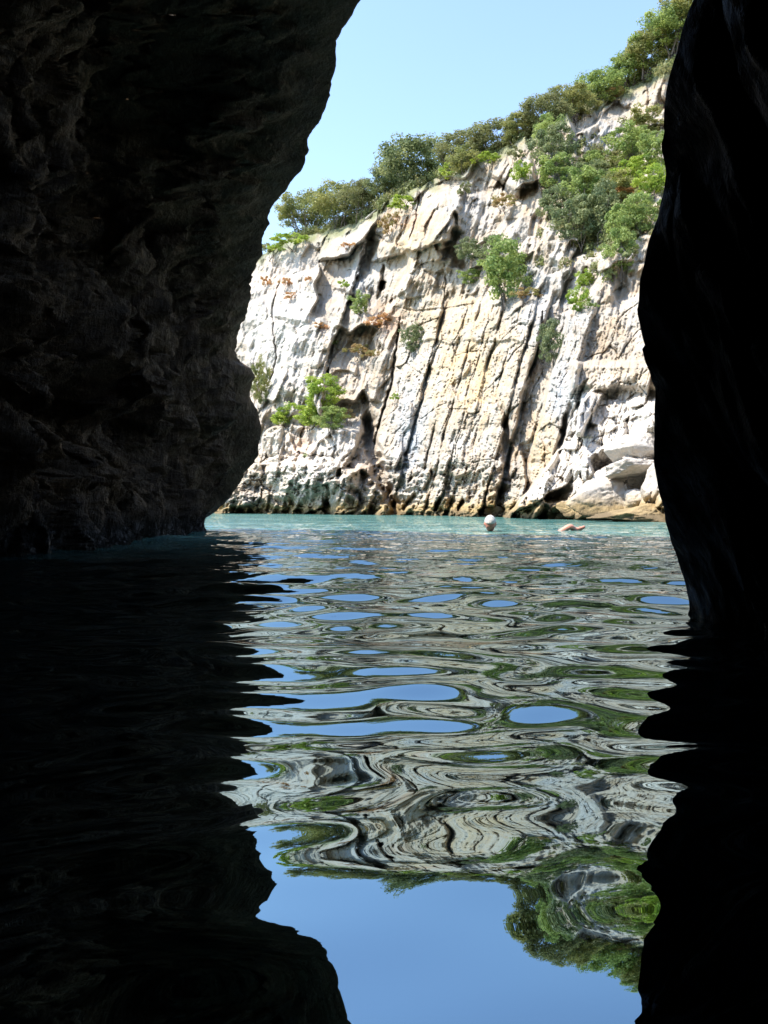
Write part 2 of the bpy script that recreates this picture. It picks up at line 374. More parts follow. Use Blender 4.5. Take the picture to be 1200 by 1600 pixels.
    # shaded gullies, cracks and hollows traced from the cliff
    G = [([(573, 372), (560, 420), (545, 470), (520, 540), (505, 590), (492, 640)], 3, 0.5),
         ([(600, 410), (598, 430), (596, 455), (588, 470)], 5, 0.8), ([(597, 438), (596, 455)], 8, 2.4),
         ([(574, 640), (578, 690), (590, 730), (606, 770), (622, 806)], 17, 3.2),
         ([(628, 480), (612, 600), (596, 650), (582, 704)], 3.2, 1.5),
         ([(716, 352), (708, 374), (700, 392), (716, 408), (730, 420)], 15, 1.8), ([(694, 395), (697, 440), (690, 500), (672, 560), (664, 610), (640, 690), (624, 750)], 1.6, .45),
         ([(790, 640), (792, 700), (788, 750), (775, 790)], 10, 1.8), ([(745, 800), (790, 795)], 9, 2.2),
         ([(628, 800), (650, 770)], 6, 1.6), ([(680, 800), (688, 775)], 5, 1.6), ([(716, 800), (724, 780)], 5, 1.4),
         ([(885, 640), (878, 690), (868, 740)], 6, 1.4),
         ([(800, 262), (785, 300)], 3, 1.0), ([(890, 230), (880, 262)], 5, 1.4), ([(655, 300), (650, 340), (640, 375)], 2, .6),
         ([(612, 478), (650, 486), (700, 482), (742, 474)], 2.6, .25), ([(440, 430), (424, 480), (432, 560), (420, 600)], 2, .6),
         ([(902, 800), (915, 760), (905, 735)], 3, 1.0), ([(850, 480), (838, 560), (820, 600)], 3.5, 1.0)]
    for pts, wd, dp in G:
        d, p, s = polydist(u + 2.5 * vnoise(u / 14, v / 14, 4, 71), v, pts)
        wv = wd * (0.25 + 0.75 * np.sqrt(np.clip(np.minimum(p, 1 - p) * 4, 0, 1))) * (1 + 0.5 * vnoise(u / 10, v / 10, 6, 73))
        r = r - dp * ss(0, .12, p) * (0.35 + 0.65 * ss(0, .12, 1 - p)) * ss(wv, wv * 0.15, d)
    return r
def cliff_Y(u, v, relief=True):
    Yb = np.interp(u, BASE_U, BASE_Y)
    hh = np.clip((805 - v) / 800.0, -0.1, 1.2)
    g = 1 + 0.30 * hh + 0.55 * hh * hh + 0.35 * ss(430, 150, v) * ss(820, 1000, u)
    Y = Yb * g
    if relief:
        Y = Y - cliff_relief(u, v) * np.clip(Y / 40, 0.5, 1.4) * ss(835, 800, v)
    return Y
# bearing columns, dense where the photo looks
us = np.concatenate([np.arange(-400, 330, 9.0), np.arange(330, 1090, 1.35), np.arange(1090, 1600, 9.0)])
NT_R = 640
sk = np.interp(us, SKY_U, SKY_V) + 5 * fbm(us / 24, 0 * us, 0 * us, 4, 81) + 3 * facet(us / 16, 0 * us + .5, 82)[0]
tt = np.linspace(0, 1, NT_R)[:, None]
U = us[None, :] + 0 * tt
Vv = 826 + (sk[None, :] - 826) * tt
Yc = cliff_Y(U, Vv)
P = world(U, Vv, Yc)
# the ground behind the brow: keeps climbing gently away, out of sight from here
top = P[-1]; rows = [P]
for k, (dy, dz) in enumerate([(0.4, 0.12), (1.0, 0.3), (2.2, 0.6), (4.5, 1.1), (9, 1.6), (18, 2.0), (40, -2)]):
    q = top.copy(); q[:, 1] += dy; q[:, 0] *= (top[:, 1] + dy) / top[:, 1]; q[:, 2] += dz + 0.12 * vnoise(q[:, 0] * .6, q[:, 1] * .6, 0, 9)
    rows.append(q[None])
PP = np.concatenate(rows, 0)
cl = make_mesh('cliff', PP.reshape(-1, 3), grid_faces(PP.shape[0], PP.shape[1]))
UU = np.concatenate([U] + [us[None, :]] * 7, 0); VV = np.concatenate([Vv] + [sk[None, :]] * 7, 0)
def blob(cu, cv, su, sv, h=1.0): return h * np.exp(-((UU - cu) / su) ** 2 - ((VV - cv) / sv) ** 2)
warm = blob(735, 590, 55, 65, 1.2) + blob(850, 690, 22, 70, 1.2) + blob(650, 380, 35, 35, .9) + blob(460, 740, 70, 50, .5) + blob(940, 590, 60, 22, 1.0) + blob(560, 700, 60, 70, .3) + blob(700, 490, 60, 40, .6) + blob(800, 520, 30, 50, .5)
warm += blob(700, 785, 90, 20, .7)
cool = blob(440, 500, 60, 110, .6) + blob(560, 430, 30, 60, .9) + blob(640, 690, 25, 90, .9) + blob(880, 620, 26, 60, 1.0) + blob(850, 470, 60, 60, .6) + blob(905, 645, 14, 40, .8) + blob(740, 330, 30, 40, .6) + blob(945, 220, 30, 30, .8) + blob(540, 680, 40, 40, .6)
pale = blob(430, 480, 60, 120, .7) + blob(480, 725, 80, 50, .8) + ss(-5, 10, UU - np.interp(VV, [560, 640, 680, 720, 760, 810], [893, 890, 884, 862, 832, 786])) * ss(600, 640, VV) * 1.0 + blob(950, 600, 60, 20, .5)
rust = blob(606, 500, 22, 22, .9) + blob(640, 345, 40, 14, .7) + blob(430, 440, 30, 30, .35) + blob(470, 700, 20, 20, .6) + blob(565, 735, 20, 15, .5) + blob(985, 290, 30, 20, .7)
grn = np.zeros_like(UU); grn[-7:] = 1
nn = vnoise(UU / 18, VV / 18, 0, 91)
grn = np.maximum(grn, ss(0.0, 0.3, nn + blob(960, 330, 75, 90, .8) + blob(950, 270, 70, 60, .5) - .75))
skd = VV - np.interp(UU, SKY_U, SKY_V)
grn = np.maximum(grn, ss(22, 4, skd + 16 * nn) * 0.75)
for n_, a_ in (('warm', warm), ('cool', cool), ('pale', pale), ('rust', rust), ('green', grn)):
    fattr(cl, n_, np.clip(a_, 0, 1))
structure(link('cliff', cl, M_CLIFF))

# ------------------------------------------------------------------ cave walls
def cave_wall(name, zs, outer, ps, inner, fine, seed):
    pass
LR = [(306, 832), (308, 828), (316, 813), (330, 803), (350, 784), (370, 760), (390, 730), (406, 710), (412, 690), (413, 665), (405, 640), (393, 620), (395, 605), (403, 590), (396, 576), (380, 565), (371, 548), (373, 530), (380, 510), (386, 480), (391, 440), (401, 415), (409, 400), (411, 372), (421, 350), (421, 335), (431, 310), (450, 286), (471, 262), (480, 240), (484, 205), (498, 185), (508, 160), (510, 130), (520, 90), (536, 45), (547, 25), (556, 0), (580, -60), (640, -170), (700, -330)]
RR = [(1078, 952), (1077, 945), (1073, 920), (1060, 880), (1045, 840), (1035, 800), (1028, 760), (1022, 720), (1019, 680), (1018, 640), (1014, 600), (1004, 560), (997, 530), (995, 490), (996, 440), (1000, 400), (1008, 370), (1021, 340), (1033, 300), (1035, 270), (1033, 230), (1035, 190), (1040, 150), (1046, 115), (1060, 70), (1071, 40), (1090, 0), (1120, -80), (1150, -250), (1170, -700)]
def rim_table(tr, yfun):
    tr = np.array(tr, float); u, v = tr[:, 0], tr[:, 1]; Y = yfun(v)
    return (u - UC) / F * Y, Y, CAM_H + (VC - v) / F * Y
lx, ly, lz = rim_table(LR, lambda v: np.interp(v, [-330, 0, 300, 560, 832], [6.3, 7.0, 9.0, 11.0, 11.7]))
rx, ry, rz = rim_table(RR, lambda v: np.interp(v, [-700, -200, 0, 200, 450, 700, 952], [1.75, 1.72, 1.75, 1.95, 2.15, 2.25, 2.5]))
lz[0] = -0.9; rz[0] = -0.9
def wall(name, tx, ty, tz, sgn, zs, inner_fn, ymin, seed, amp):
    # path parameter: <0 outer face, >0 into the cave
    po = -np.concatenate([np.geomspace(14, 0.05, 46), [0.025]])
    span = (np.interp(zs, tz, ty) - ymin)
    pi_ = np.concatenate([np.linspace(0, 0.56, 620), np.linspace(0.565, 1, 60)])
    Z = zs[:, None]
    X0 = np.interp(zs, tz, tx)[:, None]; Y0 = np.interp(zs, tz, ty)[:, None]
    # small scale roughness of the rim itself
    rr = np.maximum(0.018 * Y0 / 8, 0.011) * fbm(zs * 3.2, 0 * zs, 0 * zs, 4, seed, 0.6)[:, None]
    kz = np.arange(-60, 61); kern = np.exp(-(kz / 32.0) ** 2); kern /= kern.sum()
    def smo(a): return np.convolve(np.pad(a[:, 0], 60, mode='edge'), kern, 'valid')[:, None]
    ext = np.pad(X0[:, 0], 55, mode='edge'); win = np.lib.stride_tricks.sliding_window_view(ext, 111)
    X0s = (win.min(1) if sgn < 0 else win.max(1))[:, None]; X0s = smo(smo(X0s)); Y0s = smo(smo(Y0))
    X0 = X0 + rr
    Xo = X0 + sgn * (-po[None, :]); Yo = Y0 + 0.35 * (-po[None, :]) ** 0.9
    d = span[:, None] * pi_[None, :]
    Xi = X0s + (X0 - X0s) * np.exp(-d / 0.45) + inner_fn(d, Z, Y0s); Yi = Y0 - d
    X = np.concatenate([Xo, Xi], 1); Y = np.concatenate([Yo, Yi], 1); ZZ = Z + 0 * X
    dd = np.concatenate([np.minimum(-po[None, :] + 0 * Z, 3), d], 1)
    att = ss(0.0, 0.9, dd)
    # stretched, folded relief running up and out of the cave
    s = (Y * 0.36 + ZZ * 0.93); c_ = (-Y * 0.93 + ZZ * 0.36)
    wq = 0.35 * vnoise(Y * .5, ZZ * .5, 0, seed + 2)
    n = 0.40 * fbm(s * .22, (c_ + wq) * 1.1, X * .9, 5, seed + 3, 0.55, ridged=True) - 0.62
    n = n + 0.22 * (fbm(s * .30, c_ * 2.1 + wq, X * .9, 3, seed + 9, 0.5, ridged=True) - .7)
    n = n + 0.13 * fbm(s * .7, c_ * 3.4, X * .9, 3, seed + 4, 0.6, ridged=True)
    f1, e1 = facet(s * 0.55 + wq, c_ * 1.7, seed + 6, 1.2); f2, e2 = facet(s * 1.5, c_ * 5.0 + wq, seed + 7, 1.2)
    n = n + 0.22 * f1 + 0.09 * f2 - 0.07 * ss(.07, 0, e1)
    n = n + 0.05 * fbm(Y * 4.5, ZZ * 2.4, X * .9, 4, seed + 5, 0.6)
    n3 = fbm(X * 1.3, c_ * 1.4, s * .38, 6, seed + 12, 0.58, ridged=True) - .9
    Y = Y + 0.10 * amp * n3 * att
    ZZ = ZZ + 0.10 * amp * fbm(X * 2, c_ * 2.2, s * .8, 4, seed + 14, 0.55) * att
    X = X - sgn * amp * ((n - 0.05) * 0.90 * att + 0.09 * (n - n[:, 44:60].mean()))
    V = np.stack([X, Y, ZZ], -1)
    me = make_mesh(name, V.reshape(-1, 3), grid_faces(V.shape[0], V.shape[1], sgn < 0))
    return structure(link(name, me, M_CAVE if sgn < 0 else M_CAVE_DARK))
def left_inner(d, z, Y0):
    Y = Y0 - d
    g = 0.055 * d * (1 - ss(0.5, 3.5, z)) - 0.10 * d * ss(0.5, 4.0, z)
    g = g - 0.35 * ss(0, 1.6, d) * ss(0.3, 1.2, z)                         # rounded lip
    g = g - 1.3 * ss(0.0, 1.0, 4.6 + 0.25 * (z - .94) - Y) * ss(0.4, 1.0, z)   # recess beyond the inner fold
    g = g - 0.85 * np.exp(-((Y - (6.1 + 0.22 * z + .3 * np.sin(z * 2.3))) / 0.75) ** 2) * ss(0.3, 1.2, z) * ss(0.2, 1.6, d)
    g = g - 0.35 * np.exp(-((Y - (8.4 - 0.25 * z)) / 0.35) ** 2) * ss(0.3, 1.0, z) * ss(0.1, 1.0, d)
    return g
def right_inner(d, z, Y0):
    return -0.13 * np.minimum(d, 1.5) + 0.05 * np.maximum(d - 1.5, 0)
wall('cave_wall_left', lx[::1], ly, lz, -1, np.concatenate([np.linspace(-0.9, 5.2, 470), np.linspace(5.25, 11.5, 90)]), left_inner, -6.5, 100, 1.0)
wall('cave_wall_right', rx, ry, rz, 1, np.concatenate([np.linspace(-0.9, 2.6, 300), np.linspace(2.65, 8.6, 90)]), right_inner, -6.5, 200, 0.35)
def lump_sheet(name, x0, x1, y0, y1, zf, n=90):
    X, Y = np.meshgrid(np.linspace(x0, x1, n), np.linspace(y0, y1, n))
    Z = zf(X, Y) + 0.5 * fbm(X * .5, Y * .5, 0 * X, 5, 300)
    V = np.stack([X, Y, Z], -1)
    structure(link(name, make_mesh(name, V.reshape(-1, 3), grid_faces(n, n, True)), M_CAVE))
lump_sheet('cave_roof', -16, 15, -8, 6.2, lambda X, Y: 7.6 + 0.0 * X)
Xb, Zb = np.meshgrid(np.linspace(-16, 15, 90), np.linspace(-1, 9.5, 60))
Yb_ = -5.8 + 0.6 * fbm(Xb * .5, Zb * .5, 0 * Xb, 5, 310)
structure(link('cave_back', make_mesh('cave_back', np.stack([Xb, Yb_, Zb], -1).reshape(-1, 3), grid_faces(60, 90, True)), M_CAVE))

# ------------------------------------------------------------------ boulders
def rock_mesh(seed, sx, sy, sz, n=60, cuts=17):
    rs = np.random.RandomState(seed)
    th, ph = np.meshgrid(np.linspace(0, 2 * np.pi, n * 2), np.linspace(0, np.pi, n))
    D = np.stack([np.cos(th) * np.sin(ph), np.sin(th) * np.sin(ph), np.cos(ph)], -1)
    r = np.full(th.shape, 1.25)
    for k in range(cuts):                      # planes chop the ball into a block with flat faces
        nn_ = rs.normal(size=3); nn_[2] *= 0.8; nn_ /= np.linalg.norm(nn_); c = 0.52 + 0.30 * rs.rand()
        dn = (D * nn_).sum(-1); r = np.where(dn > 1e-3, np.minimum(r, c / np.maximum(dn, 1e-3)), r)
    Pn = D * r[..., None]
    r = r / 0.72
    r = r + 0.08 * fbm(Pn[..., 0] * 3, Pn[..., 1] * 3, Pn[..., 2] * 3, 6, seed, 0.66) - 0.02
    Pn = D * r[..., None] * np.array([sx, sy, sz])
    return make_mesh('boulder', Pn.reshape(-1, 3), grid_faces(n, n * 2, True))
BOULDERS = [ # centre u, v, width, height px, distance forward of cliff, roll deg, label, seed
 (946, 779, 82, 46, 1.0, -6, 'large white block with a flat lit top, biggest of the fallen boulders at the waterline', 1),
 (899, 800, 34, 17, 1.2, 5, 'low ochre wet rock half under the left end of the large white boulder', 2),
 (1000, 803, 84, 22, 1.1, -4, 'long flat grey brown slab with yellow algae, lying at the waterline below the white boulders', 3),
 (996, 784, 42, 30, 0.7, 20, 'tan wedge shaped boulder leaning on the right side of the large white boulder', 4),
 (984, 731, 70, 24, 0.8, -10, 'flat white slab boulder with a shaded underside high in the rockfall', 5),
 (990, 753, 34, 24, 0.9, 30, 'small pointed white boulder wedged between the flat slab and the large block', 6),
 (957, 752, 32, 18, 0.8, -18, 'small pinkish grey boulder left of the pointed white one', 7),
 (1002, 700, 60, 38, 0.9, 15, 'bright white angular boulder, topmost of the rockfall beside the cave wall', 8),
 (972, 711, 30, 28, 0.6, 0, 'cream coloured roundish boulder left of the topmost angular boulder', 9),
 (777, 799, 32, 15, 1.0, 10, 'small yellow rock at the waterline just behind the swimmer with white hair', 10),
 (1024, 752, 26, 70, 2.0, 12, 'olive brown rough rock pillar at the edge of the right cave wall', 11),
 (932, 803, 26, 11, 1.3, 0, 'small dark rounded rock in the shadow below the large white boulder', 12),
]
for (u, v, w, h, fw, roll, lab, sd_) in BOULDERS:
    Y = float(cliff_Y(np.array([float(u)]), np.array([float(v)]), True)[0]) - fw * 0.55
    p = world(np.array([float(u)]), np.array([float(v)]), np.array([Y]))[0]
    sx, sz = w / F * Y / 2 * 1.22, h / F * Y / 2 * 1.28
    o = link('boulder', rock_mesh(500 + sd_, sx, max(sx, sz) * 0.8, sz), M_BOULDER)
    o.location = p; o.rotation_euler = (0.1, math.radians(roll), 0)
    tag(o, lab, 'boulder', 'fallen boulders at the cliff foot')

rr_ = random.Random(4)
for (u, v, w) in [(962, 806, 14), (976, 800, 12), (912, 806, 16), (1016, 806, 18), (1010, 776, 14), (1018, 740, 16), (975, 764, 12), (948, 744, 16), (985, 716, 14), (925, 792, 14), (880, 806, 18), (864, 807, 13)]:
    Y = float(cliff_Y(np.array([float(u)]), np.array([float(v)]), True)[0]) - 0.25
    o = link('boulder', rock_mesh(600 + u, w / F * Y * .55, w / F * Y * .5, w / F * Y * .42, 30), M_BOULDER)
    o.location = world(np.array([float(u)]), np.array([float(v)]), np.array([Y]))[0]; o.rotation_euler = (rr_.uniform(-.4, .4), rr_.uniform(-.5, .5), rr_.uniform(0, 6))
    tag(o, 'small angular rubble stone lodged in the gaps around the big pale boulders', 'stone', 'rubble stones between the boulders')

# ------------------------------------------------------------------ vegetation
def tube(path, r0, r1, seg=6):
    path = [Vector(p) for p in path]; V = []; Fc = []
    for i, p in enumerate(path):
        d = (path[min(i + 1, len(path) - 1)] - path[max(i - 1, 0)]).normalized()
        a = d.orthogonal().normalized(); b = d.cross(a); r = r0 + (r1 - r0) * i / (len(path) - 1)
        for k in range(seg):
            t = 2 * math.pi * k / seg; V.append(p + (a * math.cos(t) + b * math.sin(t)) * r)
    for i in range(len(path) - 1):
        for k in range(seg): Fc.append((i * seg + k, i * seg + (k + 1) % seg, (i + 1) * seg + (k + 1) % seg, (i + 1) * seg + k))
    return V, Fc
def merge(parts):
    V = []; Fc = []
    for v, f in parts:
        o = len(V); V += [tuple(x) for x in v]; Fc += [tuple(i + o for i in q) for q in f]
    return V, Fc
def foliage_mesh(seed, n_clump, n_leaf, leaf, shape):
    """unit-size crown (x,y in -0.5..0.5, z in 0..1) of small leaf faces gathered in clumps"""
    rs = np.random.RandomState(seed); C = []; R = []
    while len(C) < n_clump:
        p = rs.uniform(-1, 1, 3)
        r = np.linalg.norm(p)
        if r > 1: continue
        if shape == 'dome':
            if r < 0.45: continue
            q = np.array([p[0] * .45, p[1] * .45, 0.50 + p[2] * 0.42]) 
            if p[2] < -0.35 and rs.rand() < .6: continue
        elif shape == 'umbrella':
            if p[2] < -0.45 or rs.rand() < -p[2]: continue
            q = np.array([p[0] * .46, p[1] * .46, 0.46 + p[2] * .46])
        elif shape == 'tuft':
            q = np.array([p[0] * .42, p[1] * .42, 0.35 + abs(p[2]) * .45])
        else:
            q = np.array([p[0] * .42, p[1] * .42, 0.48 + p[2] * .42])
        lump = 1 + 0.16 * math.sin(7 * q[0] + seed) + 0.14 * math.cos(9 * q[2] + 5 * q[0] + seed)
        q[0] *= lump; q[1] *= lump
        C.append(q); R.append(rs.uniform(0.055, 0.125))
    C = np.array(C); R = np.array(R)
    ci = rs.randint(0, n_clump, n_leaf)
    d = rs.normal(size=(n_leaf, 3)); d /= np.linalg.norm(d, axis=1)[:, None]
    rad = (0.35 + 0.75 * rs.rand(n_leaf) ** 0.6)
    P_ = C[ci] + d * (R[ci] * rad)[:, None] * np.array([1, 1, .72])
    nrm = d * 0.9 + rs.normal(size=(n_leaf, 3)) * 0.55 + np.array([0, 0, .35]); nrm /= np.linalg.norm(nrm, axis=1)[:, None]
    t = np.cross(nrm, rs.normal(size=(n_leaf, 3))); t /= np.linalg.norm(t, axis=1)[:, None]; b = np.cross(nrm, t)
    s = leaf * (0.6 + 0.8 * rs.rand(n_leaf))[:, None]
    V = np.stack([P_ - t * s, P_ - b * s * .55 + nrm * s * .12, P_ + t * s, P_ + b * s * .55 + nrm * s * .12], 1).reshape(-1, 3)
    Fc = np.arange(n_leaf * 4).reshape(-1, 4)
    me = make_mesh('foliage', V, Fc, False)
    fattr(me, 'clump', np.repeat(rs.rand(n_clump)[ci] * .8 + .2 * rs.rand(n_leaf), 4))
    return me, C
def stems_mesh(seed, C, n, spread=.12, thick=.018):
    rs = random.Random(seed); parts = []
    for k in range(n):
        c = Vector(C[rs.randrange(len(C))]); b = Vector((rs.uniform(-spread, spread), rs.uniform(-spread, spread), -.12))
        m1 = b.lerp(c, .35) + Vector((rs.uniform(-.05, .05), rs.uniform(-.05, .05), .06)); m2 = b.lerp(c, .7) + Vector((rs.uniform(-.04, .04), rs.uniform(-.04, .04), .03))
        parts.append(tube([b, m1, m2, c], thick * rs.uniform(.7, 1.3), thick * .25, 5))
    V, Fc = merge(parts); return make_mesh('stems', V, Fc)
def variants(key, n, nc, nl, leaf, shape, ns, spread, thick):
    out = []
    for k in range(n):
        f, C = foliage_mesh(hash_(key) + k, nc, nl, leaf, shape); out.append((f, stems_mesh(hash_(key) + 50 + k, C, ns, spread, thick)))
    return out
def hash_(s): return sum(ord(c) * (i + 3) for i, c in enumerate(s)) % 9973
VAR = {'tree': variants('tree', 4, 130, 10500, 0.019, 'dome', 14, .10, .014),
       'pine': variants('pine', 3, 120, 9500, 0.018, 'umbrella', 22, .20, .008),
       'bush': variants('bush', 5, 55, 4200, 0.025, 'ball', 7, .12, .009),
       'tuft': variants('tuft', 3, 22, 1100, 0.036, 'tuft', 6, .15, .010)}
for k in VAR:
    for f, s in VAR[k]:
        f.materials.append(LEAF['green']); s.materials.append(M_BARK)
cnt = {}
def plant(kind, leafc, u, v, w, h, lab, cat, group, back=0.0):
    """u = centre column, v = foot row, w and h in photo px"""
    Y = float(cliff_Y(np.array([float(u)]), np.array([float(v)]), False)[0]) + back
    Yr = float(cliff_Y(np.array([float(u)]), np.array([float(v)]), True)[0])
    if back == 0:
        near_ = cliff_Y(np.array([u - w * .3, u + w * .3, u, u - w * .2, u + w * .2]), np.array([v - h * .3, v - h * .3, v - h * .6, v - 2., v - 2.]), True)
        Y = max(min(Yr, float(near_.min()) + 0.25), Yr - 1.3)
    sk_ = np.interp(u, SKY_U, SKY_V)
    k_ = {'tree': 1.3, 'pine': 1.45}.get(kind, 1.3)
    wd, ht = w / F * Y * k_ * (1.1 if kind in ('tree', 'pine') else 1), h / F * Y * k_ * (0.72 if kind in ('tree', 'pine') else 1)
    p = world(np.array([float(u)]), np.array([float(v)]), np.array([Y]))[0]
    i = cnt.get(kind, 0); cnt[kind] = i + 1
    f, s = VAR[kind][i % len(VAR[kind])]
    names = {'tree': ('tree', 'crown', 'trunk'), 'pine': ('tree', 'crown', 'trunk'), 'bush': ('bush', 'foliage', 'stems'), 'tuft': ('shrub', 'foliage', 'stems')}[kind]
    e = bpy.data.objects.new(names[0], None); COL.objects.link(e); e.empty_display_size = .2
    e.location = p; e.rotation_euler = (0, 0, random.Random(i * 7 + 1).uniform(0, 6.28)); 
    e.scale = (wd, wd * .9, ht)
    tag(e, lab, cat, group)
    for nm, me, m in ((names[1], f, LEAF[leafc]), (names[2], s, M_BARK)):
        o = bpy.data.objects.new(nm, me); COL.objects.link(o); o.parent = e
        o.material_slots[0].link = 'OBJECT'; o.material_slots[0].material = m
    return e
TG = 'trees along the clifftop'
TREES = [ # kind, leaf, u, v foot, w, h
 ('pine', 'olive', 482, 366, 72, 66, 'pale olive flat-topped tree, leftmost on the clifftop above the yellow-green grass'),
 ('pine', 'olive', 530, 356, 66, 70, 'olive grey tree with thin bare trunks, second from the left on the clifftop'),
 ('pine', 'brown', 574, 342, 56, 62, 'dull brownish olive tree between the thin-trunked tree and the big round dark tree'),
 ('tree', 'dark', 606, 318, 54, 68, 'bluish dark green tree at the left shoulder of the big round tree'),
 ('tree', 'dark', 648, 304, 112, 96, 'big round dark green tree, largest on the left clifftop above the bleached fallen trunk'),
 ('pine', 'brown', 722, 266, 66, 56, 'brownish olive low tree just right of the big round dark tree'),
 ('pine', 'brown', 768, 250, 72, 58, 'brown tinged spreading tree midway along the clifftop with a bluish sapling to its right'),
 ('tree', 'olive', 812, 226, 54, 52, 'small dull tree between the brown spreading tree and the bluish gap in the treeline'),
 ('tree', 'brown', 852, 208, 66, 62, 'rounded brownish green tree on the brow left of the tree with the visible trunk'),
 ('tree', 'olive', 896, 186, 56, 58, 'yellowish olive tree touching the left side of the tree with the visible trunk'),
 ('tree', 'green', 936, 170, 66, 64, 'mid green round tree with a visible upright trunk above the yellow grass patch'),
 ('tree', 'green', 982, 140, 62, 62, 'hazy green tree above the white rocks near the right end of the brow'),
 ('tree', 'olive', 1012, 116, 66, 72, 'pale yellow green tree on the steep brow below the highest tree'),
 ('tree', 'green', 1050, 84, 84, 78, 'highest tree on the hill, cut off by the right cave wall'),
 ('tree', 'olive', 1092, 60, 90, 80, 'tree mostly hidden behind the top of the right cave wall'),
]
for (k, l, u, v, w, h, lab) in TREES: plant(k, l, u, v, w, h, lab, 'tree', TG, 0.5)
BG = 'bushes growing on the rock face'
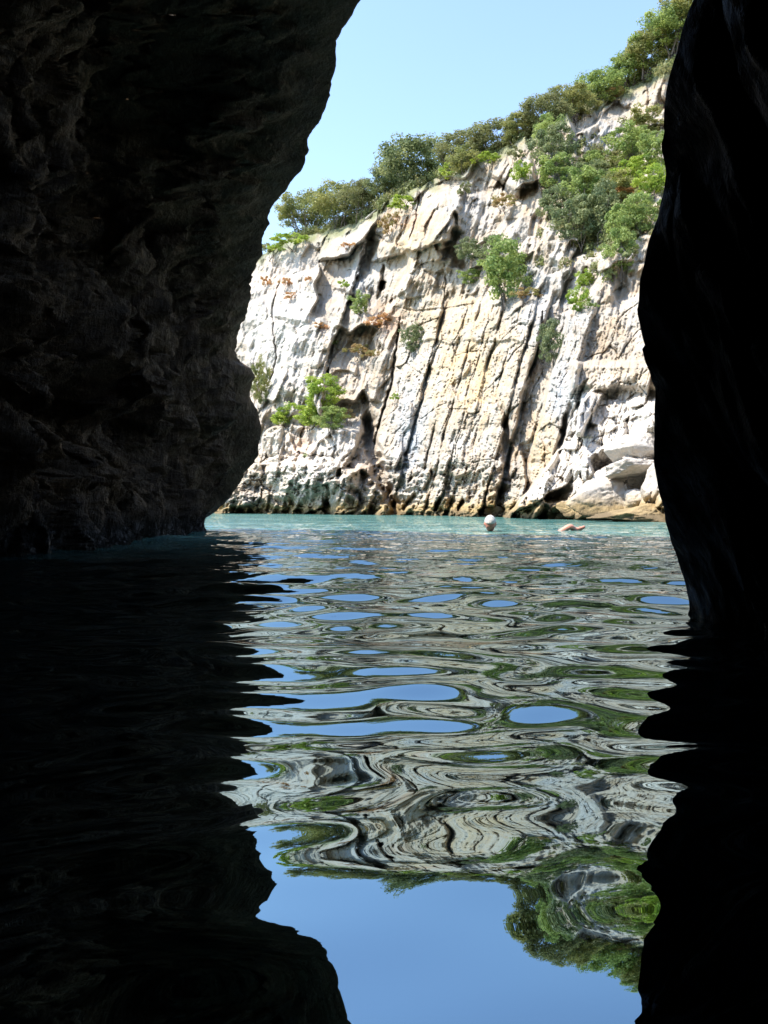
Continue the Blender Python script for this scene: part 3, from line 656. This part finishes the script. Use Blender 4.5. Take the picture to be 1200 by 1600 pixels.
BUSHES = [
 ('bush', 'green', 790, 470, 82, 86, 'large round green bush in the centre of the cliff'),
 ('bush', 'bright', 796, 440, 40, 36, 'bright green bush standing out at the heart of the central bush cluster'),
 ('bush', 'dark', 736, 412, 42, 34, 'dark green bush at the upper left of the central cluster beside the dark hollow'),
 ('bush', 'dark', 772, 414, 44, 40, 'dark green bush topping the central cluster'),
 ('bush', 'green', 736, 444, 36, 22, 'small low green bush below the dark hollow in mid cliff'),
 ('tuft', 'dry', 824, 474, 44, 26, 'dry brownish scrub hanging at the lower right of the central bush cluster'),
 ('bush', 'bright', 490, 668, 68, 42, 'wide yellow green bush, lower part of the clump near the left cave wall'),
 ('bush', 'bright', 508, 636, 58, 46, 'yellow green bush rising over the top of the lower left clump'),
 ('bush', 'bright', 448, 668, 48, 32, 'yellow low bush at the left end of the lower left clump'),
 ('bush', 'green', 520, 674, 46, 34, 'greener bush at the right foot of the lower left clump'),
 ('tuft', 'dry', 546, 666, 28, 28, 'dry olive shrub just right of the lower left clump'),
 ('bush', 'dark', 645, 552, 34, 42, 'compact dark green bush alone on the grey slab left of the tall beds'),
 ('bush', 'green', 562, 492, 32, 32, 'green bush in the gully right of the white left face'),
 ('tuft', 'bright', 536, 456, 20, 18, 'small light green tuft at the top of the gully'),
 ('tuft', 'green', 520, 544, 14, 14, 'tiny green plant low in the dark gully'),
 ('tuft', 'dry', 562, 562, 40, 24, 'dry olive scrub on the rough rock below the gully bush'),
 ('tuft', 'rust', 596, 518, 44, 26, 'orange brown dry scrub left of the compact dark bush'),
 ('tuft', 'dry', 580, 566, 22, 22, 'straw coloured scrub next to the dry olive scrub'),
 ('tuft', 'bright', 618, 632, 14, 18, 'tiny bright green plant in the long dark crack'),
 ('tuft', 'dry', 568, 630, 22, 14, 'dry tuft above the dark recess of the lower cliff'),
 ('bush', 'bright', 904, 488, 34, 36, 'vivid yellow green bush on the upper right slabs'),
 ('bush', 'bright', 912, 452, 30, 26, 'light green bush directly above the vivid yellow green one'),
 ('tuft', 'green', 922, 488, 20, 18, 'small green tuft right of the vivid yellow green bush'),
 ('bush', 'dark', 860, 572, 38, 62, 'shadowed dark green bush on the ledge above the blue grey slab'),
 ('bush', 'dark', 862, 268, 64, 66, 'dark green tall shrub under the treeline above the wooded gully'),
 ('bush', 'green', 854, 226, 48, 40, 'green shrub crowding the brow under the brownish tree'),
 ('bush', 'green', 872, 298, 60, 50, 'grey green bush in the upper left of the wooded gully'),
 ('bush', 'dark', 862, 344, 48, 48, 'dark bush at the left edge of the wooded gully above the pale slabs'),
 ('bush', 'green', 915, 326, 66, 56, 'large green bush at the centre of the wooded gully'),
 ('bush', 'dark', 898, 384, 68, 70, 'dark shaded bush filling the bottom of the wooded gully'),
 ('bush', 'dark', 940, 372, 62, 74, 'deep green bush right of the shaded gully bottom'),
 ('bush', 'dark', 920, 300, 56, 42, 'dark green bush below the striped hanging rock'),
 ('bush', 'green', 930, 272, 52, 34, 'green bush under the foot of the striped hanging rock'),
 ('bush', 'green', 972, 428, 50, 62, 'fresh green bush lowest beside the right cave wall'),
 ('bush', 'green', 968, 376, 52, 52, 'fresh green bush above the lowest one beside the cave wall'),
 ('bush', 'green', 1004, 366, 64, 56, 'bush half hidden by the bulge of the right cave wall'),
 ('bush', 'olive', 1008, 218, 62, 44, 'pale olive shrub below the white rocks at the upper right'),
 ('bush', 'green', 985, 252, 66, 48, 'soft green bush on the upper right slope'),
 ('bush', 'green', 1022, 262, 50, 48, 'green bush touching the cave wall on the upper right slope'),
 ('bush', 'bright', 990, 292, 60, 42, 'yellow green bush in the middle of the right slope'),
 ('bush', 'bright', 1020, 306, 54, 40, 'yellow green bush against the cave wall in the middle of the right slope'),
 ('tuft', 'rust', 984, 312, 40, 22, 'reddish dry shrub among the green bushes of the right slope'),
 ('bush', 'olive', 962, 318, 54, 44, 'olive bush left of the reddish dry shrub'),
 ('bush', 'bright', 816, 288, 34, 34, 'bright green bush in the notch left of the dark tall shrub'),
 ('tuft', 'brown', 804, 262, 28, 32, 'brownish tuft above the bright green bush in the notch'),
 ('tuft', 'dry', 788, 330, 44, 26, 'dry olive scrub on the upper middle rocks'),
 ('tuft', 'brown', 728, 318, 22, 34, 'dark brown shrub in the cleft below the left brow'),
 ('tuft', 'dry', 610, 374, 34, 40, 'dull olive scrub spilling over the left brow'),
 ('bush', 'olive', 724, 272, 60, 32, 'pale olive low bushes along the brow right of the big round tree'),
 ('tuft', 'bright', 706, 282, 44, 20, 'light green low growth at the foot of the big round tree'),
 ('tuft', 'bright', 634, 326, 60, 18, 'light green low growth beneath the bleached fallen trunk'),
 ('tuft', 'bright', 455, 392, 62, 24, 'yellow green grassy growth at the left end of the clifftop'),
 ('tuft', 'olive', 424, 404, 34, 26, 'small bluish olive bush at the far left edge of the clifftop'),
 ('bush', 'olive', 408, 634, 30, 66, 'pale grey green shrub peeping out beside the left cave wall'),
 ('tuft', 'bright', 764, 260, 42, 18, 'yellow grassy tuft on the brow beside the split white rock'),
 ('tuft', 'dry', 960, 160, 38, 20, 'orange yellow grass patch under the tree with the visible trunk'),
 ('tuft', 'rust', 545, 392, 22, 14, 'small rusty tuft on top of the white left face'),
 ('tuft', 'rust', 447, 452, 20, 18, 'rusty tuft in the middle of the white left face'),
 ('tuft', 'rust', 415, 456, 18, 24, 'rusty tuft near the left edge of the white left face'),
 ('tuft', 'rust', 482, 446, 14, 16, 'tiny rusty tuft right of the middle one on the white face'),
 ('tuft', 'rust', 455, 472, 26, 16, 'lower rusty tuft on the crack of the white left face'),
 ('tuft', 'rust', 500, 518, 22, 14, 'small straw tuft on the lower edge of the white left face'),
]
for (k, l, u, v, w, h, lab) in BUSHES: plant(k, l, u, v, w, h, lab, 'bush' if k == 'bush' else 'shrub', BG)
# low scrub that carpets the brow and the wooded gully
def undergrowth():
    rs = np.random.RandomState(77); cu = []; cv = []; off = []; cr_ = []
    n = 520
    u1 = rs.uniform(452, 1130, n); v1 = np.interp(u1, SKY_U, SKY_V) - rs.uniform(-3, 7, n); cu.append(u1); cv.append(v1); off.append(rs.uniform(0.0, 2.5, n)); cr_.append(rs.uniform(.28, .62, n))
    n = 330
    u2 = 940 + 62 * rs.normal(0, .62, n) + 12; v2 = 305 + 75 * rs.normal(0, .6, n); u2 -= (v2 - 305) * .15
    ok = (v2 > np.interp(u2, SKY_U, SKY_V) + 55) & (u2 > 838) & (u2 < 1060); cu.append(u2[ok]); cv.append(v2[ok]); off.append(np.full(ok.sum(), -.05)); cr_.append(rs.uniform(.2, .42, n)[ok])
    cu = np.concatenate(cu); cv = np.concatenate(cv); off = np.concatenate(off); cr_ = np.concatenate(cr_)
    Yc_ = cliff_Y(cu, np.maximum(cv, np.interp(cu, SKY_U, SKY_V) + 2)) + off
    C = world(cu, cv, Yc_); m = 95; N = len(C) * m
    ci = np.repeat(np.arange(len(C)), m)
    d = rs.normal(size=(N, 3)); d /= np.linalg.norm(d, axis=1)[:, None]
    P_ = C[ci] + d * (cr_[ci] * (0.3 + .75 * rs.rand(N)))[:, None] * np.array([1, 1, .8])
    nrm = d + rs.normal(size=(N, 3)) * .6; nrm /= np.linalg.norm(nrm, axis=1)[:, None]
    t_ = np.cross(nrm, rs.normal(size=(N, 3))); t_ /= np.linalg.norm(t_, axis=1)[:, None]; b = np.cross(nrm, t_)
    sz = (.055 + .05 * rs.rand(N))[:, None]
    V = np.stack([P_ - t_ * sz, P_ - b * sz * .6, P_ + t_ * sz, P_ + b * sz * .6], 1).reshape(-1, 3)
    me = make_mesh('undergrowth', V, np.arange(N * 4).reshape(-1, 4), False)
    fattr(me, 'clump', np.repeat(rs.rand(len(C))[ci], 4))
    o = link('undergrowth', me, LEAF['scrub']); o['kind'] = 'stuff'
    tag(o, 'low olive green scrub carpeting the brow and the wooded gully', 'scrub')
undergrowth()
# bleached fallen trunk on the brow
def at(u, v, back=0.0):
    Y = float(cliff_Y(np.array([float(u)]), np.array([float(v)]), False)[0]) + back
    return Vector(world(np.array([float(u)]), np.array([float(v)]), np.array([Y]))[0])
pts = [at(u, v, -0.9) for u, v in [(572, 342), (586, 330), (598, 318), (610, 310), (622, 303), (630, 297)]]
parts = [tube(pts, .10, .035, 7), tube([at(617, 306, -.9), at(616, 312, -.9), at(618, 319, -.8)], .035, .02, 5), tube([at(606, 312, -.9), at(600, 304, -1.0), at(603, 298, -1.0)], .03, .012, 5)]
V_, F_ = merge(parts)
tag(link('fallen_trunk', make_mesh('fallen_trunk', V_, F_), M_DEAD), 'bleached bare dead trunk slanting across the brow below the big round tree', 'dead tree')

# ------------------------------------------------------------------ swimmers
def skin_mat(name, c, c2):
    t = NT(name); n = t.noise(t.pos(), 18, 4)
    t.principled(t.mix(n, c, c2), 0.5, None, 0.4, **{'Subsurface Weight': 0.15}); return t.m
M_SKIN = skin_mat('sunburnt_skin', (0.56, 0.22, 0.15), (0.62, 0.28, 0.20)); M_SKIN2 = skin_mat('pink_skin', (0.66, 0.30, 0.22), (0.72, 0.38, 0.29))
t = NT('white_hair'); n = t.noise(t.mapp(t.pos(), (1, 1, .3)), 60, 4); t.principled(t.mix(n, (0.58, 0.55, 0.50), (0.82, 0.79, 0.75)), 0.6, t.bump(n, 0.01)); M_HAIR = t.m
def person(loc, rz, joints, bones, head, label, mat):
    """one continuous body: skin-modifier limbs and torso fused with a shaped head"""
    me = bpy.data.meshes.new('person')
    me.from_pydata([j[0] for j in joints], bones, [])
    o = bpy.data.objects.new('person', me); COL.objects.link(o)
    m = o.modifiers.new('skin', 'SKIN'); m.use_smooth_shade = True
    o.modifiers.new('sub', 'SUBSURF').levels = 1
    sv = me.skin_vertices[0].data if me.skin_vertices else None
    if sv is None:
        lay = me.attributes; 
    for i, j in enumerate(joints):
        me.skin_vertices[0].data[i].radius = j[1]; me.skin_vertices[0].data[i].use_root = (i == 0)
    dg = bpy.context.evaluated_depsgraph_get(); ev = o.evaluated_get(dg)
    bm_ = bpy.data.meshes.new_from_object(ev)
    bpy.data.objects.remove(o)
    V = [tuple(v.co) for v in bm_.vertices]; Fc = []
    import bmesh
    b = bmesh.new(); b.from_mesh(bm_)
    if head is not None:
        hc, pit = head
        hm = bmesh.new(); bmesh.ops.create_uvsphere(hm, u_segments=32, v_segments=24, radius=1)
        for vt in hm.verts:
            x, y, z = vt.co
            X, Y_, Z = x * .077, y * .096, z * .118
            if z < 0: X *= 1 - .28 * (-z) ** 1.4; Y_ = Y_ * (1 - .15 * (-z)) + .012 * (-z)
            if y > .6: Y_ -= .006 * (y - .6)
            # nose, brow, eye sockets, lips, chin (face looks to +y)
            if y > 0:
                Y_ += .030 * math.exp(-(x / .13) ** 2 - ((z + .18) / .16) ** 2) + .008 * math.exp(-(x / .5) ** 2 - ((z - .2) / .1) ** 2)
                for s_ in (-1, 1): Y_ -= .012 * math.exp(-((x - s_ * .38) / .16) ** 2 - ((z - .02) / .10) ** 2)
                Y_ += .008 * math.exp(-(x / .25) ** 2 - ((z + .52) / .06) ** 2) + .012 * math.exp(-(x / .25) ** 2 - ((z + .85) / .12) ** 2)
            for s_ in (-1, 1): X += s_ * .022 * math.exp(-((x - s_ * .98) / .12) ** 2 - ((y + .08) / .22) ** 2 - ((z + .05) / .22) ** 2)
            vt.co = (X, Y_, Z)
        bmesh.ops.rotate(hm, verts=hm.verts, cent=(0, 0, 0), matrix=Matrix.Rotation(pit, 3, 'X'))
        bmesh.ops.translate(hm, verts=hm.verts, vec=hc)
        tmp = bpy.data.meshes.new('tmp'); hm.to_mesh(tmp); hm.free(); b.from_mesh(tmp)
    b.to_mesh(bm_); b.free(); bm_.name = 'person'
    o = link('person', bm_, mat); o.location = loc; o.rotation_euler = (0, 0, rz)
    r = o.modifiers.new('fuse', 'REMESH'); r.mode = 'VOXEL'; r.voxel_size = 0.008; r.use_smooth_shade = True
    fm = bpy.data.meshes.new_from_object(o.evaluated_get(bpy.context.evaluated_depsgraph_get()))
    o.modifiers.clear(); o.data = fm
    b = bmesh.new(); b.from_mesh(fm); seen = set(); best = []
    for v0 in b.verts:
        if v0.index in seen: continue
        isl = [v0]; seen.add(v0.index)
        for q in isl:
            for e_ in q.link_edges:
                w_ = e_.other_vert(q)
                if w_.index not in seen: seen.add(w_.index); isl.append(w_)
        if len(isl) > len(best): best = isl
    keep = set(best); print('islands kept', len(keep), 'of', len(b.verts))
    bmesh.ops.delete(b, geom=[q for q in b.verts if q not in keep], context='VERTS'); b.to_mesh(fm); b.free()
    tag(o, label, 'person'); return o
YS = 10.9
sx_ = (766 - UC) / F * YS
# breast stroke, seen from behind: head and the tops of the shoulders out of the water
J = [((0, -.62, -.38), (.13, .11)), ((0, -.42, -.30), (.14, .11)), ((0, -.18, -.15), (.17, .11)), ((0, -.06, -.06), (.12, .08)), ((0, .0, 0.0), (.074, .070)), ((0, .03, .06), (.062, .06)),
     ((-.17, -.10, -.045), (.062, .06)), ((-.36, .12, -.16), (.045, .045)), ((-.30, .36, -.14), (.034, .034)), ((-.26, .46, -.13), (.04, .02)),
     ((.17, -.10, -.045), (.062, .06)), ((.36, .12, -.16), (.045, .045)), ((.30, .36, -.14), (.034, .034)), ((.26, .46, -.13), (.04, .02)),
     ((-.10, -.72, -.42), (.09, .09)), ((-.22, -1.08, -.50), (.058, .058)), ((-.16, -1.46, -.50), (.036, .036)), ((-.18, -1.60, -.56), (.04, .025)),
     ((.10, -.72, -.42), (.09, .09)), ((.22, -1.08, -.50), (.058, .058)), ((.16, -1.46, -.50), (.036, .036)), ((.18, -1.60, -.56), (.04, .025))]
B = [(0, 1), (1, 2), (2, 3), (3, 4), (4, 5), (2, 6), (6, 7), (7, 8), (8, 9), (2, 10), (10, 11), (11, 12), (12, 13), (0, 14), (14, 15), (15, 16), (16, 17), (0, 18), (18, 19), (19, 20), (20, 21)]
sw = person((sx_, YS, 0.022), math.radians(-8), J, B, (Vector((0, .05, .085)), math.radians(-4)), 'swimmer seen from behind with short white hair and reddish neck above turquoise water', M_SKIN)
# hair: a cap over crown and back of the head
V_, F_ = [], []
nu, nv = 48, 22
for i in range(nv):
    for j in range(nu):
        th = 2 * math.pi * j / nu
        back = 0.5 - 0.5 * math.sin(th)                      # 1 at the back (-y)
        lim = math.radians(54 + 38 * back)
        ph = lim * i / (nv - 1)
        x, y, z = math.cos(th) * math.sin(ph), math.sin(th) * math.sin(ph), math.cos(ph)
        k = 1 + 0.02 * math.sin(th * 17 + i) + .025 * float(vnoise(np.array(x * 6), np.array(y * 6), np.array(z * 6), 4))
        X, Y_, Z = x * .086 * k, y * .104 * k, z * .124 * k
        if z < 0: X *= 1 - .28 * (-z) ** 1.4
        if i == nv - 1: X *= .93; Y_ *= .93
        V_.append((X, .05 + Y_, .085 + Z))
for i in range(nv - 1):
    for j in range(nu): F_.append((i * nu + j, (i + 1) * nu + j, (i + 1) * nu + (j + 1) % nu, i * nu + (j + 1) % nu))
hair = link('hair', make_mesh('hair', V_, F_), M_HAIR, sw)
# second swimmer lying low, only bent limbs break the surface
xs2 = (892 - UC) / F * 11.3
J = [((.0, 0, -.22), (.13, .10)), ((-.25, .02, -.20), (.15, .10)), ((-.45, .02, -.20), (.15, .10)), ((-.58, .02, -.18), (.06, .06)), ((-.66, .02, -.17), (.08, .09)), ((-.76, .02, -.17), (.06, .07)),
     ((-.40, -.14, -.12), (.055, .055)), ((-.18, -.20, -.01), (.048, .048)), ((-.07, -.24, .075), (.052, .050)), ((.01, -.20, .012), (.042, .040)), ((.09, -.18, .030), (.046, .034)), ((.17, -.18, .065), (.036, .022)),
     ((-.42, .18, -.14), (.05, .05)), ((-.2, .3, -.2), (.04, .04)), ((.02, .3, -.22), (.03, .03)),
     ((.22, -.08, -.24), (.085, .085)), ((.60, -.08, -.26), (.055, .055)), ((.98, -.08, -.30), (.036, .036)), ((1.08, -.08, -.26), (.035, .03)),
     ((.22, .10, -.24), (.085, .085)), ((.60, .10, -.28), (.055, .055)), ((.98, .10, -.32), (.036, .036)), ((1.08, .10, -.28), (.035, .03))]
B = [(0, 1), (1, 2), (2, 3), (3, 4), (4, 5), (2, 6), (6, 7), (7, 8), (8, 9), (9, 10), (10, 11), (2, 12), (12, 13), (13, 14), (0, 15), (15, 16), (16, 17), (17, 18), (0, 19), (19, 20), (20, 21), (21, 22)]
person((xs2, 11.3, 0.0), 0, J, B, None, 'swimmer lying low in the water, only a bent pinkish orange arm showing', M_SKIN2)
